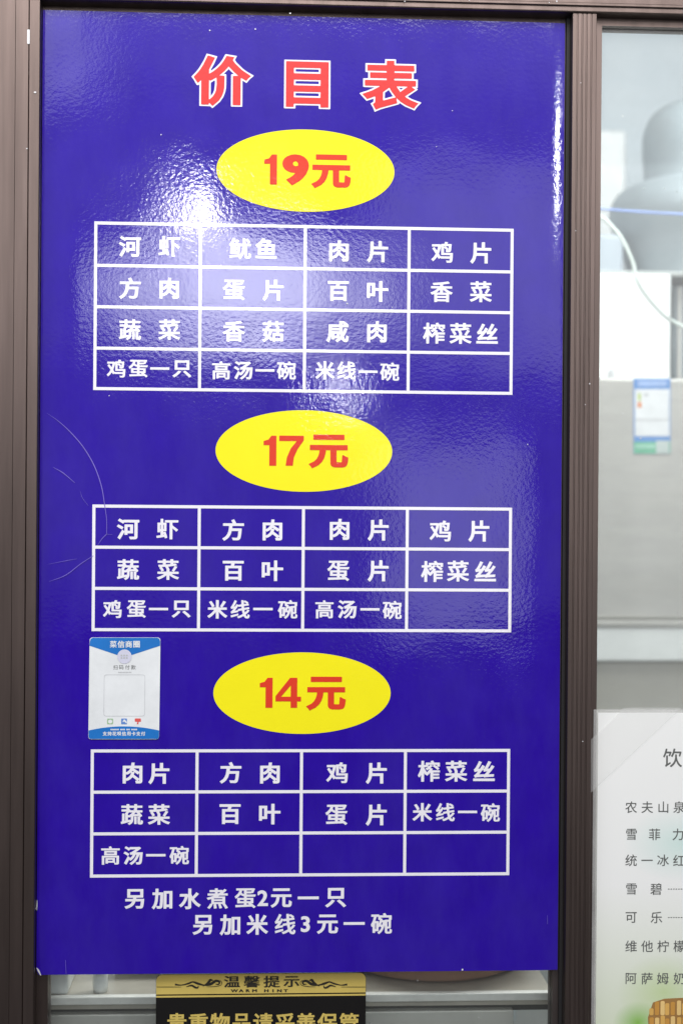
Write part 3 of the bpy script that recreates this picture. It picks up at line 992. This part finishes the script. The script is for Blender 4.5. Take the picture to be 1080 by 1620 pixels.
mr = N(nt, 'ShaderNodeMapRange'); mr.inputs[1].default_value = at(1000, 1400, DY).z; mr.inputs[2].default_value = at(1000, 1640, DY).z
nt.links.new(sx_.outputs[2], mr.inputs[0])
c_ = mixc(mr.outputs[0], (0.88, 0.885, 0.875), (0.64, 0.71, 0.52), 0.9)
c_ = mixc(blob(1075, 1335, 90, 60), c_, (0.45, 0.72, 0.66), 0.55)
c_ = mixc(blob(1050, 1570, 75, 60), c_, (0.46, 0.62, 0.20), 0.6)
c_ = mixc(blob(1008, 1618, 40, 34), c_, (0.22, 0.48, 0.06), 0.95)
nt.links.new(c_, b.inputs['Base Color']); b.inputs['Roughness'].default_value = 0.35
MB().box(px0, px1, DY, DY + .0006, pz0, pz1).build('paper', mt, dm)
d1 = DY - .0003
text_px('title_character', [('饮', 1063, 1199)], 31, d1, GREYINK, dm, (0.008, 0.008))
for v, row in ((1277, (('农', 997.5), ('夫', 1023), ('山', 1048.5), ('泉', 1073.5))), (1320, (('雪', 998), ('菲', 1034.6), ('力', 1071.5))),
               (1361, (('统', 997.5), ('一', 1022.7), ('冰', 1048), ('红', 1073))), (1406.5, (('雪', 998), ('碧', 1037))), (1451.5, (('可', 997.5), ('乐', 1037.5))),
               (1497, (('维', 997.5), ('他', 1022.7), ('柠', 1048), ('檬', 1073.5))), (1548, (('阿', 997.5), ('萨', 1022.7), ('姆', 1047.5), ('奶', 1073.5)))):
    text_px('character', [(c, u, v) for c, u in row], 19.5, d1, GREYINK, dm, (0.006, 0.006))
for v in (1406.5, 1451.5):
    mb = MB()
    for k in range(44):
        p = at(1057 + 4.0 * k, v, d1); mb.loops([rrect(p.x - .0011, p.x + .0011, p.z - .0005, p.z + .0005, .0002, 1)], d1)
    mb.build('dotted_line', GREYINK, dm)
# printed picture of a bundle of golden sticks
STK = [plain('stick_%s' % n_, c, 0.35) for n_, c in (('honey', (0.72, 0.42, 0.11)), ('amber', (0.58, 0.29, 0.06)), ('straw', (0.82, 0.56, 0.22)))]
DARKB = plain('stick_gap', (0.36, 0.19, 0.06), 0.35)
pt_ = P2([(1027, 1650), (1024, 1610), (1032, 1586), (1050, 1580), (1110, 1577), (1170, 1583), (1190, 1600), (1190, 1645)], d1)
pic = MB().loops([pt_], d1).build('picture', DARKB, dm)
random.seed(3)
for k in range(19):
    u = 1030 + k * 8.4 + random.uniform(-1, 1)
    for (va, vb, dd) in ((1581 + 6 * abs(math.cos(k)) + (8 if k == 0 else 0), 1606, .0003), (1606 + random.uniform(0, 6), 1644, .0006)):
        A, B2 = at(u - 3.2, va, d1), at(u + 3.4, vb, d1)
        if B2.z < pz0 + .002: B2.z = pz0 + .002
        st_ = MB().loops([rrect(A.x, B2.x, B2.z, A.z, .0018, 3)], d1 - dd - .0001 * (k % 2)).build('stick', STK[(k + (va > 1600)) % 3], pic)
# adhesive tape across the corner
c0 = at(985, 1180, DY - .0012)
tp = P2([(987, 1119.5), (1078, 1119.5), (934, 1254), (934, 1170)], DY - .0012)
to = MB().loops([tp], DY - .0012).build('adhesive_tape', TAPE)
tag(to, 'strip of clear tape across the top left corner of the drinks list', 'tape')

# ================================================================== KITCHEN behind the glass
wl = MB().box(-1.6, 3.2, 2.4, 2.45, 0.0, 3.0).build('kitchen_wall', PALEWALL); tag(wl, kind='structure')
fl = MB().box(-1.6, 3.2, 0.06, 2.4, -0.05, 0.0).build('kitchen_floor', PANELG); tag(fl, kind='structure')
# white pillar
a, b2 = at(900, 300, 2.1), at(990, 300, 2.1)
pl = MB().box(a.x, b2.x, 2.1, 2.4, 0.0, at(960, 205, 2.1).z, 0.01).build('white_pillar', plain('pillar_paint', (0.80, 0.83, 0.83), .5))
tag(pl, 'white pillar at the kitchen wall behind the glass', 'pillar')
# refrigerator
RY = 1.2
fx0, fx1 = at(905, 800, RY).x, at(1390, 800, RY).x
ft, fm1, fm0 = at(1010, 598, RY).z, at(1010, 981, RY).z, at(1010, 1045, RY).z
fr = empty('refrigerator', ((fx0 + fx1) / 2, RY + 0.3, 0), 'tall stainless steel refrigerator with pale cross rail in the kitchen', 'refrigerator')
MB().box(fx0, fx1, RY + 0.03, RY + 0.65, 0.08, ft - .002, 0.004).build('cabinet', STEEL, fr)
MB().box(fx0, fx1, RY, RY + 0.028, fm1 + .002, ft, 0.006).build('door', STEEL, fr)
MB().box(fx0, fx1, RY, RY + 0.028, 0.12, fm0 - .002, 0.006).build('door', STEELW, fr)
ra = MB().box(fx0, fx1, RY - 0.016, RY + 0.028, fm0, fm1 - 0.014, 0.004).build('cross_rail', WHITEBOX, fr)
MB().box(fx0, fx1, RY - 0.020, RY + 0.028, fm1 - 0.0135, fm1, 0.003).build('handle_strip', STEEL, ra)
for sx in (fx0 + .05, fx1 - .05):
    for sy in (RY + .08, RY + .58):
        MB().lathe((sx, sy), [(0, 0), (.02, 0), (.02, .08), (0, .08)], 12).build('foot', RUBBERSHADE, fr)
# energy label
LY = RY - .0015
c0 = at(1030, 718, LY)
lb = empty('energy_label', (c0.x, LY, c0.z), 'blue and white energy label with a green foot on the steel refrigerator', 'label')


def lq(name, u0, v0, u1, v1, m_, par, d=0.0, th=0.0):
    return MB().loops([P2([(u0, v1), (u1, v1), (u1, v0), (u0, v0)], LY - d)], LY - d, th).build(name, m_, par)


lq('card', 1001.5, 598.8, 1059.5, 718, LABELBLUE, lb, 0, .001)
pnl = lq('white_panel', 1003.5, 615.5, 1058, 690, PAPERW, lb, .0004)
lq('header_print', 1008, 602, 1054, 611, plain('label_pale_blue', (0.33, 0.47, 0.78), .4), lb, .0004)
lq('divider', 1004, 663.5, 1057.5, 665, STGREY, pnl, .0008)
lq('rating_bar', 1008, 622, 1013, 634, YGREEN, pnl, .0008)
lq('rating_bar', 1008, 636, 1014, 645, ORANGE, pnl, .0008)
lq('grade_mark', 1018, 622, 1025, 627, STGREY, pnl, .0008)
gf = lq('green_foot', 1002, 699, 1059.2, 717.6, LABELGREEN, lb, .0004)
lq('foot_print', 1004, 703, 1036, 709, plain('label_pale_green', (0.32, 0.62, 0.48), .4), gf, .0008)
lq('seal', 1037, 697, 1057.5, 717.3, plain('label_pale_grey', (0.52, 0.60, 0.58), .4), gf, .0010)
# white box on the refrigerator
WY = RY + 0.05
wx0, wx1 = at(912, 500, WY).x, at(1060.5, 500, WY).x
wt, wb = at(1000, 433, WY).z, ft + .0
wbx = empty('white_cabinet', ((wx0 + wx1) / 2, WY + .25, wb), 'plain white box standing on the steel refrigerator', 'box')
MB().box(wx0, wx1, WY, WY + .5, wb, wt, 0.005).build('body', WHITEBOX, wbx)
p = at(964.5, 594, WY)
MB().box(p.x - .006, p.x + .006, WY - .012, WY + .001, wb + .001, wb + .022, 0.002).build('catch', STGREY, wbx)
# steel crate beside the white box
sx0, sx1 = at(1064, 500, WY + .08).x, at(1200, 500, WY + .08).x
stc = empty('steel_container', ((sx0 + sx1) / 2, WY + .3, wb), 'dark steel container beside the white box on the refrigerator', 'container')
MB().box(sx0, sx1, WY + .08, WY + .45, wb, wt - .01, 0.004).build('body', plain('dark_steel', (0.20, 0.24, 0.26), .4, .3), stc)
for k in range(4):
    xr_ = at(1074.5 + 32 * k, 500, WY + .07).x
    MB().box(xr_ - .004, xr_ + .004, WY + .068, WY + .0795, wb + .003, wt - .014, 0.002).build('rib', STEEL, stc)
MB().lathe((at(1082, 420, WY + .2).x, WY + .2), [(0, wt - .0095), (.035, wt - .0095), (.035, wt + .012), (.02, wt + .026), (0, wt + .026)], 20).build('knob', RUBBERSHADE, stc, True)
# big rounded vessel on the white box
VY = WY + 0.24
ax = at(1118, 350, VY)
s = pxs(VY, 1118, 350)


def zz(v): return at(1118, v, VY).z


base_z = wt + .004
vb = empty('metal_vessel', (ax.x, VY, wt), 'large rounded grey metal vessel with wide neck on top of the white box', 'vessel')
MB().box(at(905, 410, VY).x, at(1330, 410, VY).x, WY + .03, WY + .46, wt + .0005, wt + .011, .002).build('tray', plain('tray_steel', (0.33, 0.35, 0.34), .4, .4), vb)
body = [(0, wt + .0115), (118 * s, wt + .0115), (132 * s, zz(395)), (147 * s, zz(360)), (151 * s, zz(338)), (147 * s, zz(322)), (136 * s, zz(306)), (118 * s, zz(297)), (101 * s, zz(294))]
bz = spline([(r, z, 0) for r, z in body[1:]], 6)
MB().lathe((ax.x, VY), [(0, wt + .0115)] + [(q_.x, q_.y) for q_ in bz] + [(0, zz(294))], 64).build('body', VESSEL, vb, True)
nk = [(101 * s, zz(293.5)), (99 * s, zz(270)), (101 * s, zz(235)), (98 * s, zz(205)), (86 * s, zz(182)), (62 * s, zz(168)), (30 * s, zz(162)), (0, zz(161))]
MB().lathe((ax.x, VY), [(q_.x, q_.y) for q_ in spline([(r, z, 0) for r, z in nk], 5)], 64).build('neck', VESSEL, vb, True)
MB().box(at(905, 410, VY).x, at(966, 410, VY).x, VY - .12, VY + .1, wt + .0115, zz(388), .01).build('side_block', plain('blue_grey_block', (0.36, 0.41, 0.46), .5), vb)
# hanging cable in front of all that
CY = 0.95
cp = [at(u, v, CY + d) for u, v, d in ((900, 318, .0), (948, 343, 0), (966, 357, 0), (984, 380, 0), (1000, 415, 0), (1006, 441, .0), (1022, 468, .01), (1048, 497, .02), (1066, 510, .03), (1090, 520, .03), (1130, 522, .04), (1180, 505, .06))]
cb = MB().tube(spline(cp, 6), .0038, 8).build('hanging_cable', CABLE, None, True)
tag(cb, 'pale cable hanging in a curve before the white box', 'cable')

wp = [at(u, v, 1.02) for u, v in ((890, 318), (940, 329), (1000, 334.5), (1080, 339), (1200, 342), (1320, 338))]
bw = MB().tube(spline(wp, 6), .0026, 8).build('blue_wire', BLUECORD, None, True)
tag(bw, 'thin blue wire strung before the rounded grey vessel', 'wire')
# counter under the window
CY0 = 0.10
cz1, cz0 = at(500, 1574, CY0).z, at(500, 1586.5, CY0).z
cx0, cx1 = -0.75, at(872, 1580, CY0).x + .002
ct = empty('kitchen_counter', (0, CY0, 0), 'white edged kitchen counter behind the glass under the blue board', 'counter')
MB().box(cx0, cx1, CY0, CY0 + .012, cz0, cz1, .0015).build('front_edge', COUNTERW, ct)
MB().box(cx0, cx1, CY0 + .0125, CY0 + .55, cz1 - .02, cz1 - .0015).build('counter_top', CREAM, ct)
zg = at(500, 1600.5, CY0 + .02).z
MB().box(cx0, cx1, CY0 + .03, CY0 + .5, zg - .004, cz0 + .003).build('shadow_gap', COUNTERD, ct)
MB().box(cx0, cx1 - .05, CY0 + .018, CY0 + .5, 0.08, zg, .002).build('front_panel', PANELG, ct)
# things on it
ctz = cz1 - .0015
a, b2 = at(60, 1555, .116).x, at(108, 1555, .116).x
bx_ = MB().box(a, b2, .116, .30, ctz, ctz + .17, .003).build('white_carton', WHITEBOX)
tag(bx_, 'white carton at the left end of the kitchen counter', 'carton')
a, b2 = at(146, 1555, .118).x, at(170, 1555, .118).x
ca = empty('white_canister', ((a + b2) / 2, .14, ctz), 'narrow white canister on the counter beside the white carton', 'canister')
rr_ = (b2 - a) / 2
MB().lathe(((a + b2) / 2, .118 + rr_), [(0, ctz), (rr_ * .9, ctz), (rr_, ctz + .006), (rr_ * 1.05, ctz + .12), (0, ctz + .12)], 32).build('body', WHITEBOX, ca, True)
MB().lathe(((a + b2) / 2, .118 + rr_), [(0, ctz + .121), (rr_ * 1.1, ctz + .121), (rr_ * 1.1, ctz + .14), (0, ctz + .145)], 32).build('lid', STGREY, ca, True)
a, b2 = at(180, 1555, .20).x, at(640, 1555, .20).x
sb = empty('steel_tray', ((a + b2) / 2, .25, ctz), 'long steel tray on the kitchen counter behind the notice sign', 'tray')
MB().box(a, b2, .20, .42, ctz, ctz + .07, .006).build('body', STEEL, sb)
MB().box(a - .006, b2 + .006, .19, .43, ctz + .0705, ctz + .076, .002).build('rim', STEEL, sb)
bc = at(698, 1557, .142)
Rb = .135
bo = empty('brown_basin', (bc.x, .142 + Rb, ctz), 'brown round basin on the right of the kitchen counter', 'basin')
MB().lathe((bc.x, .142 + Rb), [(0, ctz + .0005), (Rb * .93, ctz + .0005), (Rb, ctz + .006), (Rb * 1.12, ctz + .10), (Rb * 1.1, ctz + .10), (Rb * .97, ctz + .01), (0, ctz + .008)], 64).build('body', BASIN, bo, True)
MB().lathe((bc.x, .142 + Rb), [(Rb * 1.09, ctz + .1005), (Rb * 1.15, ctz + .1005), (Rb * 1.15, ctz + .108), (Rb * 1.09, ctz + .108), (Rb * 1.09, ctz + .1005)], 64).build('rim', BASIN, bo, True)
